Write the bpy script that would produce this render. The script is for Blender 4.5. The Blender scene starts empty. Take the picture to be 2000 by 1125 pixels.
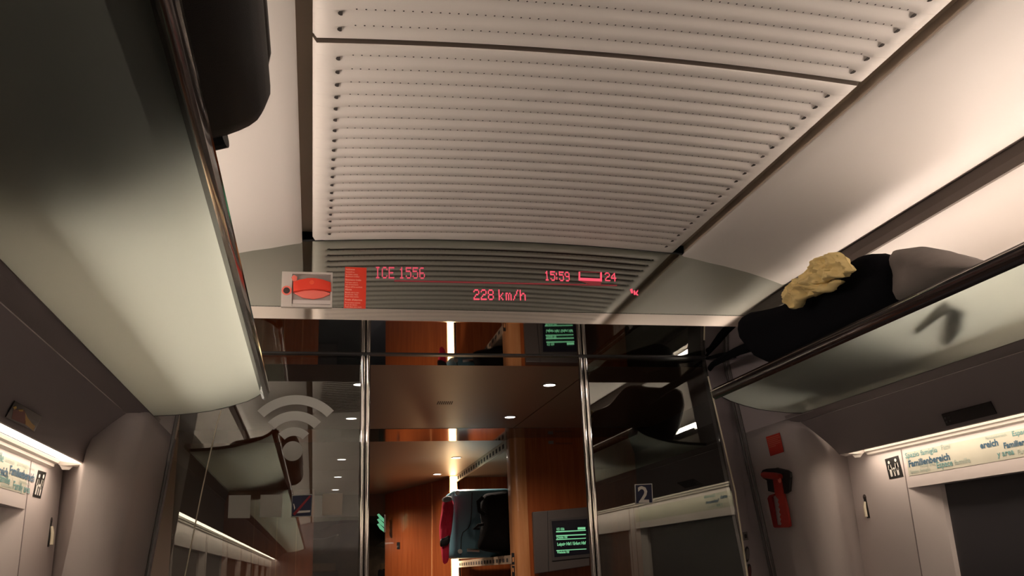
import bpy, bmesh, math, random
from mathutils import Vector, Matrix, noise

# ---------------------------------------------------------------- camera, world, lights, exposure
S = bpy.context.scene
COL = S.collection
FPX = 1760.6
yaw, pitch, roll = (math.radians(a) for a in (12.6157, 17.3259, -2.3367))
EYE = Vector((-.635, 0, 1.14))
FWD = Vector((math.sin(yaw)*math.cos(pitch), math.cos(yaw)*math.cos(pitch), math.sin(pitch)))
_r = Vector((math.cos(yaw), -math.sin(yaw), 0)); _u = _r.cross(FWD)
RGT = _r*math.cos(roll) + _u*math.sin(roll)
UPV = _u*math.cos(roll) - _r*math.sin(roll)
cam = bpy.data.cameras.new('camera'); cam.sensor_width = 36; cam.lens = FPX/2000*36
cam.clip_start = .02; cam.clip_end = 100
co = bpy.data.objects.new('camera', cam); COL.objects.link(co)
M = Matrix((RGT, UPV, -FWD)).transposed().to_4x4(); M.translation = EYE
co.matrix_world = M
S.camera = co
S.view_settings.view_transform = 'Standard'; S.view_settings.look = 'None'
S.view_settings.exposure = 0.2; S.view_settings.gamma = 1; S.view_settings.use_curve_mapping = False
w = bpy.data.worlds.new('night'); S.world = w; w.use_nodes = True
w.node_tree.nodes['Background'].inputs[0].default_value = (.02, .02, .025, 1)
w.node_tree.nodes['Background'].inputs[1].default_value = .3
UPLIGHT = 35.0          # tubes hidden behind the luggage racks
WINLIGHT = 7.5          # strips under the cornices
SPOT = 38.0             # vestibule downlights
def spot(loc, watt, col, size=2.75, name='downlight_beam'):
    l = bpy.data.lights.new(name, 'SPOT'); l.energy = watt; l.color = col; l.spot_size = size; l.spot_blend = .6
    l.shadow_soft_size = .03
    o = bpy.data.objects.new(name, l); COL.objects.link(o); o.location = loc
DL = [(4.10,), (5.02,), (6.90,), (8.13,)]
ZC = 1.969              # underside of the header and vestibule ceiling
for y in (4.10, 5.02, 6.9, 8.1):
    for sx in (-1, 1):
        spot((sx*.446, y, ZC-.03), SPOT*(.38 if y == 5.02 else .8), (1, .82, .68), 2.3 if y == 4.10 else 2.75)
spot((-.446, 9.3, ZC-.03), SPOT, (1, .82, .68))

# ---------------------------------------------------------------- pixel measuring helpers (points on real surfaces)
def ray(px, py): return (FWD*FPX + RGT*(px-1000) - UPV*(py-562.5))
def on(px, py, P0, N):
    d = ray(px, py); N = Vector(N); t = (Vector(P0)-EYE).dot(N)/d.dot(N); return EYE + d*t
def onX(px, py, X): return on(px, py, (X, 0, 0), (1, 0, 0))
def onY(px, py, Y): return on(px, py, (0, Y, 0), (0, 1, 0))
def onZ(px, py, Z): return on(px, py, (0, 0, Z), (0, 0, 1))
def lerp(a, b, t): return a+(b-a)*t

# ---------------------------------------------------------------- materials
def mat(name, color, rough=.5, metal=0, emit=None, es=1, spec=.5, noise_amt=0, nscale=30, bump=0, bscale=200, coat=0, trans=0):
    m = bpy.data.materials.new(name); m.use_nodes = True; nt = m.node_tree
    b = nt.nodes['Principled BSDF']; c = (*color, 1)
    b.inputs['Base Color'].default_value = c; b.inputs['Roughness'].default_value = rough
    b.inputs['Metallic'].default_value = metal; b.inputs['Specular IOR Level'].default_value = spec
    b.inputs['Coat Weight'].default_value = coat
    if emit: b.inputs['Emission Color'].default_value = (*emit, 1); b.inputs['Emission Strength'].default_value = es
    if noise_amt:
        n = nt.nodes.new('ShaderNodeTexNoise'); n.inputs['Scale'].default_value = nscale; n.inputs['Detail'].default_value = 4
        tc = nt.nodes.new('ShaderNodeTexCoord'); nt.links.new(tc.outputs['Object'], n.inputs['Vector'])
        r = nt.nodes.new('ShaderNodeValToRGB'); nt.links.new(n.outputs['Fac'], r.inputs[0])
        k = noise_amt
        r.color_ramp.elements[0].position = .3; r.color_ramp.elements[1].position = .7
        r.color_ramp.elements[0].color = (*[x*(1-k) for x in color], 1); r.color_ramp.elements[1].color = (*[min(1, x*(1+k)) for x in color], 1)
        nt.links.new(r.outputs[0], b.inputs['Base Color'])
    if bump:
        n = nt.nodes.new('ShaderNodeTexNoise'); n.inputs['Scale'].default_value = bscale
        tc = nt.nodes.new('ShaderNodeTexCoord'); nt.links.new(tc.outputs['Object'], n.inputs['Vector'])
        bp = nt.nodes.new('ShaderNodeBump'); bp.inputs['Strength'].default_value = bump; bp.inputs['Distance'].default_value = .002
        nt.links.new(n.outputs['Fac'], bp.inputs['Height']); nt.links.new(bp.outputs[0], b.inputs['Normal'])
    return m
def emis(name, color, s):
    m = bpy.data.materials.new(name); m.use_nodes = True; nt = m.node_tree; nt.nodes.clear()
    e = nt.nodes.new('ShaderNodeEmission'); e.inputs[0].default_value = (*color, 1); e.inputs[1].default_value = s
    o = nt.nodes.new('ShaderNodeOutputMaterial'); nt.links.new(e.outputs[0], o.inputs[0]); return m
def glassmat(name, refl, tint=(1, 1, 1), rough=0.0, rcol=(1, 1, 1)):
    m = bpy.data.materials.new(name); m.use_nodes = True; nt = m.node_tree; nt.nodes.clear()
    t = nt.nodes.new('ShaderNodeBsdfTransparent'); t.inputs[0].default_value = (*tint, 1)
    g = nt.nodes.new('ShaderNodeBsdfGlossy'); g.inputs['Roughness'].default_value = rough; g.inputs[0].default_value = (*rcol, 1)
    x = nt.nodes.new('ShaderNodeMixShader'); x.inputs[0].default_value = refl
    o = nt.nodes.new('ShaderNodeOutputMaterial')
    nt.links.new(t.outputs[0], x.inputs[1]); nt.links.new(g.outputs[0], x.inputs[2]); nt.links.new(x.outputs[0], o.inputs[0]); return m
def frosted(name, color, tfac):
    m = bpy.data.materials.new(name); m.use_nodes = True; nt = m.node_tree; nt.nodes.clear()
    t = nt.nodes.new('ShaderNodeBsdfTranslucent'); t.inputs[0].default_value = (*color, 1)
    d = nt.nodes.new('ShaderNodeBsdfDiffuse'); d.inputs[0].default_value = (*color, 1)
    g = nt.nodes.new('ShaderNodeBsdfGlossy'); g.inputs['Roughness'].default_value = .25
    x = nt.nodes.new('ShaderNodeMixShader'); x.inputs[0].default_value = tfac
    y = nt.nodes.new('ShaderNodeMixShader'); y.inputs[0].default_value = .04
    o = nt.nodes.new('ShaderNodeOutputMaterial')
    nt.links.new(d.outputs[0], x.inputs[1]); nt.links.new(t.outputs[0], x.inputs[2])
    nt.links.new(x.outputs[0], y.inputs[1]); nt.links.new(g.outputs[0], y.inputs[2]); nt.links.new(y.outputs[0], o.inputs[0]); return m
def wood(name, a, b, rough=.3):
    m = mat(name, a, rough, coat=.3); nt = m.node_tree; bs = nt.nodes['Principled BSDF']
    tc = nt.nodes.new('ShaderNodeTexCoord'); mp = nt.nodes.new('ShaderNodeMapping'); mp.inputs['Scale'].default_value = (14, 14, .8)
    n = nt.nodes.new('ShaderNodeTexNoise'); n.inputs['Scale'].default_value = 3; n.inputs['Detail'].default_value = 6; n.inputs['Distortion'].default_value = .6
    r = nt.nodes.new('ShaderNodeValToRGB'); r.color_ramp.elements[0].color = (*a, 1); r.color_ramp.elements[1].color = (*b, 1)
    r.color_ramp.elements[0].position = .3; r.color_ramp.elements[1].position = .75
    nt.links.new(tc.outputs['Object'], mp.inputs[0]); nt.links.new(mp.outputs[0], n.inputs['Vector'])
    nt.links.new(n.outputs['Fac'], r.inputs[0]); nt.links.new(r.outputs[0], bs.inputs['Base Color']); return m

CREAM = mat('cream_panel', (.74, .69, .64), .42, spec=.4)
PERF = mat('cream_perforated_panel', (.80, .745, .685), .5, spec=.4)
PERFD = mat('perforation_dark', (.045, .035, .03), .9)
SEAMSHADE = mat('panel_seam_shade', (.13, .10, .08), .8)  # shadow line of the panel seam, painted as dark brown on the near edge
HOLE = mat('hole_dark', (.05, .035, .03), .9)
CHANNEL = mat('channel_brown', (.5, .41, .32), .7)
BAND = mat('recess_brown', (.13, .10, .085), .6)
GREY = mat('mauve_grey_wall', (.37, .325, .33), .5, bump=.15, bscale=500)
CORN = mat('dark_mauve_cornice', (.24, .20, .20), .5, bump=.15, bscale=500)
WALL = mat('warm_grey_wall', (.70, .635, .62), .5, bump=.15, bscale=500)
BLACK = mat('black_rubber', (.012, .012, .012), .5)
RAILM = mat('dark_polished_rail', (.13, .105, .10), .14, metal=.9)
CHROME = mat('chrome', (.85, .83, .8), .07, metal=1)
STEEL = mat('satin_steel', (.6, .58, .54), .3, metal=1)
SHELFG = frosted('frosted_glass', (.57, .61, .54), .78)
SHELFTOP = glassmat('clear_glass_top', .04, (.95, .97, .95))
PANE = glassmat('partition_glass', .13, (.55, .56, .54), 0.0, (.95, 1, .95))
DISPG = mat('grey_mirror_glass', (.42, .44, .40), .06, metal=1)
STRIPM = mat('polished_metal_strip', (.86, .82, .76), .07, metal=1)
SOFFIT = mat('dark_mirror_glass', (.42, .40, .38), .02, metal=1)
VCEIL = mat('brown_gloss_ceiling', (.34, .205, .14), .42, metal=.35)
VCEILM = mat('brown_mirror_ceiling', (.26, .19, .16), .08, metal=.7)
TUBE = emis('warm_tube', (1, .84, .73), UPLIGHT)
WIN = emis('warm_diffuser', (1, .80, .62), WINLIGHT)
LAMP = emis('downlight_lamp', (1, .9, .82), 14)
STRIPL = emis('vestibule_light_strip', (1, .70, .36), 13)
WOODD = wood('cherry_wood', (.30, .062, .014), (.46, .12, .03))
WOODO = wood('orange_wood', (.60, .23, .08), (.74, .34, .14))
DARKW = mat('dark_vestibule_wall', (.045, .042, .04), .5)
FLOOR = mat('blue_grey_carpet', (.05, .055, .07), .95, noise_amt=.4, nscale=300)
RED = mat('signal_red', (.72, .045, .02), .35)
REDD = mat('dull_red', (.45, .02, .012), .45)
HRED = mat('hammer_red', (.36, .022, .014), .45)
HREDD = mat('guard_red', (.26, .014, .012), .5)
PINK = mat('pale_red', (.75, .16, .12), .4)
WHITE = mat('white_print', (.8, .78, .74), .6)
PALE = mat('frosted_sticker', (.42, .42, .38), .8)
NAVY = mat('navy_print', (.006, .012, .06), .4)
NIGHT = mat('night_window', (.05, .047, .055), .35)
CASE = mat('black_shell', (.008, .007, .007), .55, spec=.25, bump=.3, bscale=900)
FABRIC = mat('black_fabric', (.005, .005, .0065), .95, spec=.08, bump=.4, bscale=700)
JACKET = mat('charcoal_fabric', (.13, .11, .10), .85, bump=.4, bscale=500, noise_amt=.15, nscale=8)
YELLOW = mat('pale_yellow_cloth', (.72, .56, .25), .9, bump=.3, bscale=600, noise_amt=.06, nscale=20)
TEAL = mat('teal_shell', (.13, .29, .35), .4, bump=.2, bscale=300)
PINKRED = mat('crimson_cloth', (.85, .03, .08), .8)
BPACK = mat('dark_backpack', (.010, .008, .007), .95, spec=.1, bump=.4, bscale=300)
CREAMTAG = mat('cream_hook', (.75, .68, .52), .4)
LEDR = emis('red_led', (1, .09, .14), 1.0)
LEDF = emis('faint_red_led', (1, .12, .17), .62)
LEDX = emis('afterglow_red_led', (.8, .12, .12), .2)
GREEN = emis('green_screen_text', (.35, 1, .5), .5)
GREENS = emis('green_sign', (.25, .8, .42), .45)

# ---------------------------------------------------------------- mesh helpers
def obj(name, bm, mats, parent=None, smooth=False, **tags):
    me = bpy.data.meshes.new(name)
    bmesh.ops.recalc_face_normals(bm, faces=bm.faces[:]) if not tags.pop('keepn', False) else None
    bm.to_mesh(me); bm.free()
    for m in (mats if isinstance(mats, (list, tuple)) else [mats]): me.materials.append(m)
    if smooth:
        for p in me.polygons: p.use_smooth = True
        try: me.set_sharp_from_angle(angle=math.radians(smooth if smooth is not True else 45))
        except Exception: pass
    o = bpy.data.objects.new(name, me); COL.objects.link(o)
    if parent:
        o.parent = parent; o.matrix_parent_inverse = Matrix.Translation(-parent.location)
    for k, v in tags.items(): o[k] = v
    return o
def struct(name, bm, mats, **k): return obj(name, bm, mats, kind='structure', **k)
def tag(o, label, cat, group=None):
    o['label'] = label; o['category'] = cat
    if group: o['group'] = group
    return o
def thing(name, label, cat, loc=(0, 0, 0), group=None):
    o = bpy.data.objects.new(name, None); COL.objects.link(o); o.location = loc; o.empty_display_size = .05
    return tag(o, label, cat, group)
def BM(): return bmesh.new()
def box(bm, x0, x1, y0, y1, z0, z1, mi=0, bev=0):
    vs = [bm.verts.new((x, y, z)) for x in (x0, x1) for y in (y0, y1) for z in (z0, z1)]
    fs = [bm.faces.new([vs[i] for i in f]) for f in ((0, 1, 3, 2), (4, 6, 7, 5), (0, 4, 5, 1), (2, 3, 7, 6), (0, 2, 6, 4), (1, 5, 7, 3))]
    for f in fs: f.material_index = mi
    if bev:
        es = list({e for f in fs for e in f.edges})
        r = bmesh.ops.bevel(bm, geom=es, offset=bev, segments=4, affect='EDGES', profile=.5)
        for f in r['faces']: f.material_index = mi
    return bm
def prism(bm, pts, ext, mi=0, bev=0):
    """closed 3D polygon pushed along the vector ext"""
    ext = Vector(ext); a = [bm.verts.new(p) for p in pts]; b = [bm.verts.new(Vector(p)+ext) for p in pts]
    n = len(pts); fs = []
    top = bm.faces.new(a); bot = bm.faces.new(b[::-1]); fs += [top, bot]
    for i in range(n): fs.append(bm.faces.new((a[i], b[i], b[(i+1) % n], a[(i+1) % n])))
    for f in fs: f.material_index = mi
    if bev:
        r = bmesh.ops.bevel(bm, geom=list(top.edges)+list(bot.edges), offset=bev, segments=2, affect='EDGES', profile=.5)
        for f in r['faces']: f.material_index = mi
    if n > 4: bmesh.ops.triangulate(bm, faces=[f for f in bm.faces if f.is_valid and len(f.verts) > 4])
    return bm
def sheet(bm, prof, y0, y1, t, mi=0, mi_back=None):
    """a bent sheet: prof = (x,z) points, run from y0 to y1, thickness t to the left of travel"""
    P = [Vector((a, b)) for a, b in prof]; off = []
    for i, p in enumerate(P):
        d = (P[min(i+1, len(P)-1)]-P[max(i-1, 0)]).normalized(); off.append(p+Vector((-d.y, d.x))*t)
    rows = [[bm.verts.new((p.x, y, p.y)) for p in L] for L in (P, off) for y in (y0, y1)]
    a0, a1, b0, b1 = rows; n = len(P)
    def q(f, m): bm.faces.new(f).material_index = m
    mb = mi if mi_back is None else mi_back
    for i in range(n-1):
        q((a0[i], a0[i+1], a1[i+1], a1[i]), mi); q((b0[i], b1[i], b1[i+1], b0[i+1]), mb)
        q((a0[i], b0[i], b0[i+1], a0[i+1]), mi); q((a1[i], a1[i+1], b1[i+1], b1[i]), mi)
    q((a0[0], a1[0], b1[0], b0[0]), mi); q((a0[-1], b0[-1], b1[-1], a1[-1]), mi)
    return bm
def tube(bm, path, r, seg=10, mi=0, cap=True):
    path = [Vector(p) for p in path]; rings = []
    R = r if isinstance(r, (list, tuple)) else [r]*len(path)
    for i, p in enumerate(path):
        d = (path[min(i+1, len(path)-1)]-path[max(i-1, 0)]).normalized()
        a = d.orthogonal().normalized() if i == 0 else (a - d*a.dot(d)).normalized(); b = d.cross(a)
        rings.append([bm.verts.new(p+(a*math.cos(2*math.pi*k/seg)+b*math.sin(2*math.pi*k/seg))*R[i]) for k in range(seg)])
    for u, v in zip(rings, rings[1:]):
        for k in range(seg): bm.faces.new((u[k], u[(k+1) % seg], v[(k+1) % seg], v[k])).material_index = mi
    if cap: bm.faces.new(rings[0][::-1]).material_index = mi; bm.faces.new(rings[-1]).material_index = mi
    return bm
def disc(bm, c, n, r, seg=16, t=.002, mi=0, rx=None):
    n = Vector(n).normalized(); up = Vector((0, 0, 1)) if abs(n.z) < .9 else Vector((0, 1, 0))
    a = n.cross(up).normalized(); b = a.cross(n)
    pts = [Vector(c)+a*math.cos(2*math.pi*k/seg)*(rx or r)+b*math.sin(2*math.pi*k/seg)*r for k in range(seg)]
    return prism(bm, pts, n*t, mi)
def pillow(bm, pts, back, depth, mi=0, rings=6, bulge=1.0, rough=0, seed=0, ctr=None, crease=0):
    """soft body: outline pts (3D, star-shaped) bulging to both sides along the vector back"""
    back = Vector(back).normalized(); P = [Vector(p) for p in pts]
    # smooth the outline (Catmull-Rom)
    Q = []
    n = len(P)
    for i in range(n):
        p0, p1, p2, p3 = P[i-1], P[i], P[(i+1) % n], P[(i+2) % n]
        for t in (0, .25, .5, .75):
            Q.append(.5*((2*p1)+(-p0+p2)*t+(2*p0-5*p1+4*p2-p3)*t*t+(-p0+3*p1-3*p2+p3)*t**3))
    c = Vector(ctr) if ctr else sum(Q, Vector())/len(Q)
    def mk(sign):
        R = []
        for k in range(rings):
            s = 1-k/rings; h = (1-s**3)**.5*depth/2*bulge if bulge else depth/2
            row = []
            for q in Q:
                p = c+(q-c)*s
                d = noise.noise(p*14+Vector((seed, 0, 0)))*rough*(1 if k else .3)+noise.noise(p*40+Vector((seed, 3, 0)))*rough*.35*(1 if k else .2)
                if crease: d += crease*(abs(noise.noise(p*22+Vector((seed, 7, 1))))-.25)*(1 if k else 0)+crease*.5*(abs(noise.noise(p*55+Vector((seed, 1, 9))))-.2)*(1 if k else 0)
                row.append(p+back*(sign*(h)+d))
            R.append(row)
        return R
    fr, bk = mk(-1), mk(1)
    mid = [bm.verts.new(q) for q in Q]
    def build(R, flip):
        prev = mid; m = len(Q)
        for row in R[1:]:
            vs = [bm.verts.new(p) for p in row]
            for i in range(m):
                f = (prev[i], prev[(i+1) % m], vs[(i+1) % m], vs[i]); bm.faces.new(f[::-1] if flip else f).material_index = mi
            prev = vs
        cc = bm.verts.new(sum((v.co for v in prev), Vector())/m)
        for i in range(m):
            f = (prev[i], prev[(i+1) % m], cc); bm.faces.new(f[::-1] if flip else f).material_index = mi
    build(fr, False); build(bk, True)
    return bm
def text_bm(bm, s, origin, xdir, ydir, size, width=None, lift=.0006, mi=0, bold=.0, align='LEFT'):
    cu = bpy.data.curves.new('t', 'FONT'); cu.body = s; cu.size = 1; cu.offset = bold; cu.resolution_u = 2; cu.align_x = align
    to = bpy.data.objects.new('t', cu); COL.objects.link(to)
    bpy.context.view_layer.update()
    me = bpy.data.meshes.new_from_object(to.evaluated_get(bpy.context.evaluated_depsgraph_get()))
    bpy.data.objects.remove(to)
    xdir = Vector(xdir).normalized(); ydir = Vector(ydir).normalized(); nz = xdir.cross(ydir).normalized()
    xs = [v.co.x for v in me.vertices]; sx = size
    if width: sx = width/(max(xs)-min(xs))
    off = len(bm.verts); vs = [bm.verts.new(Vector(origin)+xdir*v.co.x*sx+ydir*v.co.y*size+nz*lift) for v in me.vertices]
    for p in me.polygons:
        try: bm.faces.new([vs[i] for i in p.vertices]).material_index = mi
        except ValueError: pass
    bpy.data.meshes.remove(me)
    return bm
SM = lambda pts, k=1: pts

# ---------------------------------------------------------------- ceiling
Y1 = 3.0; YB = -13.0; D2 = 3.51
zc = lambda x: 2.2705-.054*x*x
GP = .0585
def perf_panel(name, y0, y1, first, nrows, label, holes=True):
    bm = BM(); xs = [-.664, -.655, -.62, -.612, -.604] + [lerp(-.596, .596, i/34) for i in range(35)] + [.604, .612, .62, .655, .664]
    rows = [first+GP*i for i in range(nrows)]
    ys = [(y0, .018), (y0+.0015, .003), (y0+.005, 0)]
    for r in rows: ys += [(r-.001, 0), (r, .0043), (r+.006, .0041), (r+.014, .0027), (r+.021, .0012), (r+.027, 0)]
    ys += [(y1-.012, 0), (y1-.004, .004), (y1, .018)]
    grid = []
    for y, d in ys:
        row = []
        for x in xs:
            env = 1 if abs(x) <= .605 else (0 if abs(x) > .6125 else .6)
            edge = .018 if abs(x) > .66 else (.003 if abs(x) > .65 else 0)
            dd = max(d*env if (y0+.005) < y < (y1-.012) else d, edge)
            row.append(bm.verts.new((x, y, zc(x)+dd)))
        grid.append(row)
    for j in range(len(ys)-1):
        for i in range(len(xs)-1):
            f = bm.faces.new((grid[j][i], grid[j][i+1], grid[j+1][i+1], grid[j+1][i]))
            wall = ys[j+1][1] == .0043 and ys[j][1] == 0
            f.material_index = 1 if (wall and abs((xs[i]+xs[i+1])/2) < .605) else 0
            f.smooth = not wall
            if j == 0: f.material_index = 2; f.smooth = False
    # upper side of the panel
    k = [bm.verts.new((x, y, 2.295)) for y in (y0, y1) for x in (-.664, .664)]
    bm.faces.new((k[0], k[2], k[3], k[1]))
    if holes:
        for r in rows:
            x = -.575
            while x < .585:
                h = [bm.verts.new((x+.0021*math.cos(a*math.pi/3), r-.0055+.0024*math.sin(a*math.pi/3), zc(x)-.0004)) for a in range(6)]
                bm.faces.new(h).material_index = 1; x += .0193
            for s in (-1, 1):     # open ends of each rib
                P = [(s*.603, r+.002), (s*.603, r+.018), (s*.607, r+.019), (s*.6115, r+.015), (s*.613, r+.009), (s*.6105, r+.003)]
                bm.faces.new([bm.verts.new((a, b, zc(a)-.0005)) for a, b in P]).material_index = 1
    o = obj(name, bm, [PERF, PERFD, SEAMSHADE], keepn=True)
    return tag(o, label, 'ceiling panel', 'perforated ceiling panels')
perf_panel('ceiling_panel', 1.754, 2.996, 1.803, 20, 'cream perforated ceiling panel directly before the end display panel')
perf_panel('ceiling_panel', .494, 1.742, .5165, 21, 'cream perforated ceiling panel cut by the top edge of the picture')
bm = BM()
for k in range(11):
    yb = .482-1.25*(k+1); sheet(bm, [(lerp(.664, -.664, i/12), zc(lerp(.664, -.664, i/12))) for i in range(13)], yb+.012, yb+1.25, -.02)
obj('ceiling_rear', bm, PERF, kind='structure')
SIDE = [(.698, 2.245), (.704, 2.240), (.75, 2.231), (.80, 2.219), (.86, 2.208), (.91, 2.196), (.96, 2.184), (1.006, 2.170), (1.06, 2.152), (1.095, 2.139), (1.108, 2.142)]
WHITEP = [(1.128, 2.083), (1.14, 2.072), (1.17, 2.052), (1.21, 2.01), (1.245, 1.95), (1.268, 1.88), (1.275, 1.80), (1.262, 1.73), (1.235, 1.692), (1.18, 1.684)]
for s, nm in ((-1, 'left'), (1, 'right')):
    f = lambda P: [(s*a, b) for a, b in P]
    for k, (a, b) in enumerate(((YB, Y1-.002),)):
        struct('ceiling_'+nm, sheet(BM(), f(SIDE), a, b, .02*s), CREAM, smooth=40)
        struct('wall_upper_'+nm, sheet(BM(), f(WHITEP), a, b, .015*s), CREAM, smooth=40)
    bm = BM(); sheet(bm, f([(.655, 2.285), (.71, 2.285)]), YB, Y1, .004*s); 
    sheet(bm, f([(.712, 2.288), (.712, 2.248)]), YB, Y1, -.004*s)
    struct('trim_1' if s < 0 else 'trim_2', bm, CHANNEL)
    bm = BM(); sheet(bm, f([(1.108, 2.142), (1.126, 2.145), (1.137, 2.120), (1.140, 2.095), (1.134, 2.087)]), YB, Y1-.001, .01*s)
    struct('trim_3' if s < 0 else 'trim_4', bm, BAND)
# roof shell over everything
struct('roof', sheet(BM(), [(1.6, .0), (1.6, 1.5), (1.4, 2.1), (.9, 2.33), (0, 2.4), (-.9, 2.33), (-1.4, 2.1), (-1.6, 1.5), (-1.6, 0)], YB-.1, 16.5, -.03), DARKW)
struct('floor', box(BM(), -1.6, 1.6, YB-.1, 16.5, -.05, 0), FLOOR)
struct('wall_rear', box(BM(), -1.58, 1.58, YB-.08, YB, 0, 2.3), GREY)

# ---------------------------------------------------------------- side walls, cornices, window lights, windows
XW = lambda z: 1.467 if z > 1.3 else 1.467+(1.3-z)*.03
LIPP = [(1.147, 1.668), (1.15, 1.657), (1.172, 1.648), (1.206, 1.644)]
CORNP = [(1.207, 1.642), (1.24, 1.618), (1.275, 1.590), (1.31, 1.560), (1.335, 1.536), (1.353, 1.515), (1.362, 1.516)]
BAY = [(1.10, 2.965), (-.76, 1.0), (-2.62, -.86), (-4.48, -2.72), (-6.34, -4.58), (-8.2, -6.44), (-10.06, -8.3), (-11.9, -10.16)]
for s, nm in ((-1, 'left'), (1, 'right')):
    f = lambda P: [(s*a, b) for a, b in P]
    struct('trim_5' if s < 0 else 'trim_6', sheet(BM(), f(LIPP), YB, 3.20, .02*s), CORN, smooth=40)
    struct('wall_cornice_'+nm, sheet(BM(), f(CORNP), YB, 3.19, .012*s), CORN, smooth=40)
    # wall below the window light, built round the window openings
    bm = BM()
    def wall_box(y0, y1, z0, z1, t=.10): box(bm, s*1.467, s*(1.467+t), y0, y1, z0, z1)
    wall_box(YB, 3.33, 1.365, 1.53); wall_box(YB, 3.33, 0, .72)
    edges = [3.33]
    for a, b in BAY: edges += [b, a]
    edges.append(YB)
    for i in range(0, len(edges), 2): wall_box(edges[i+1], edges[i], .72, 1.365)
    for a, b in BAY:        # sloping jambs and the frame strips round the glass
        for y, d in ((b, -1), (a, 1)):
            P = [(s*1.467, y), (s*1.467, y+d*.004), (s*1.50, y+d*.135), (s*1.53, y+d*.145), (s*1.55, y)]
            prism(bm, [(p[0], p[1], .72) for p in P], (0, 0, .645))
        prism(bm, [(s*1.467, a, .72), (s*1.52, a, .80), (s*1.56, a, .80), (s*1.56, a, .70)], (0, b-a, 0))
    struct('wall_'+nm, bm, WALL)
    for k, (a, b) in enumerate(BAY[:8]):
        bm = BM(); box(bm, s*1.515, s*1.545, a+.06, b-.06, .78, 1.40, 0)
        struct('window_%d' % (k+1+(8 if s > 0 else 0)), bm, NIGHT)
    # panel seams either side of the pillars
    bm = BM()
    for a, b in BAY: 
        box(bm, s*1.4655, s*1.468, b-.001, b+.003, .05, 1.505)
        if a > -12: box(bm, s*1.4655, s*1.468, a-.003, a+.001, .05, 1.505)
    struct('trim_7' if s < 0 else 'trim_8', bm, CORN)
    # window light
    t = thing('window_light', 'warm strip light tucked under the %s cornice, shining down the window wall' % nm, 'light', (s*1.40, 3.1, 1.515), 'strip lights above the windows')
    obj('diffuser', sheet(BM(), f([(1.364, 1.522), (1.395, 1.530), (1.43, 1.530)]), YB, 3.15, .006*s), WIN, t)
    bm = BM(); sheet(bm, f([(1.354, 1.5155), (1.358, 1.513), (1.363, 1.5205)]), YB, 3.17, .002*s); sheet(bm, f([(1.432, 1.528), (1.438, 1.520), (1.450, 1.518), (1.452, 1.510), (1.466, 1.506)]), YB, 3.16, .004*s)
    obj('trim_profile', bm, CREAM, t, smooth=30)
    bm = BM(); prism(bm, [(s*1.352, 3.15, 1.514), (s*1.352, 3.185, 1.514), (s*1.375, 3.185, 1.508), (s*1.40, 3.178, 1.512), (s*1.41, 3.178, 1.502), (s*1.43, 3.172, 1.502), (s*1.435, 3.16, 1.514), (s*1.45, 3.15, 1.53)], (0, 0, .008))
    obj('end_cap', bm, CREAM, t)

# inner end walls between window wall and glass partition
XI = lambda z: 1.147+(1.68-z)*.114 if z > .9 else 1.236
for s, nm in ((-1, 'left'), (1, 'right')):
    y0 = 3.20 if s > 0 else 2.93
    ysm = 3.33 if s > 0 else 3.36
    bm = BM(); zs = [0, .5, .9, 1.1, 1.3, 1.5, 1.62, 1.655]; 
    plan = lambda z: [(s*XI(z), 3.60), (s*XI(z), y0+.08)] + [(s*(XI(z)+.075*(1-math.cos(a))), y0+.08-.075*math.sin(a)) for a in (math.radians(q) for q in (12, 25, 38, 52, 66, 80))] + [(s*(XI(z)+.14), y0+.02), (s*1.36, lerp(y0, ysm, .45)), (s*1.42, lerp(y0, ysm, .75)), (s*1.468, ysm-.01), (s*1.50, ysm+.03)]
    G = [[bm.verts.new((x, y, z)) for x, y in plan(z)] for z in zs]
    for r0, r1 in zip(G, G[1:]):
        for i in range(len(r0)-1):
            bm.faces.new((r0[i], r0[i+1], r1[i+1], r1[i])).smooth = True
    bmesh.ops.solidify(bm, geom=bm.faces[:], thickness=.004)
    struct('wall_end_'+nm, bm, WALL)
    bm = BM(); xs = lambda z: s*(1.147-(z-1.68)*.12)
    prism(bm, [(xs(1.65), 3.0, 1.655), (xs(1.65), 3.6, 1.655), (xs(1.969), 3.6, 1.969), (xs(1.969), 3.0, 1.969)], (s*.02, 0, 0))
    box(bm, s*1.15, s*1.55, 3.205, 3.6, 1.66, 1.969)
    struct('wall_end_upper_'+nm, bm, GREY)
# filler next to the right pane, with door controls, and rubber joint
struct('wall_filler', prism(BM(), [(1.155, 3.525, 0), (1.072, 3.525, 1.1), (.988, 3.525, 1.9), (.988, 3.525, 1.968), (1.12, 3.60, 1.968), (1.16, 3.60, 1.6), (1.22, 3.60, 1.1), (1.27, 3.60, 0)], (.01, .05, 0)), GREY)
for X, nm in ((1, 'trim_9'), (-1, 'trim_10')):
    bm = BM()
    for dy in (0, .035): tube(bm, [(X*(XI(1.0)-.004), 3.555+dy, 1.0), (X*(XI(1.68)-.004), 3.555+dy, 1.68), (X*1.108, 3.555+dy, 1.969)] if X > 0 else [(X*(XI(1.0)-.003), 3.485+dy*.3, 1.0), (X*(XI(1.68)-.003), 3.485+dy*.3, 1.68), (X*1.108, 3.485+dy*.3, 1.969)], .006 if X > 0 else .007, 8)
    struct(nm, bm, mat('rubber_joint', (.13, .12, .115), .5))

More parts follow.
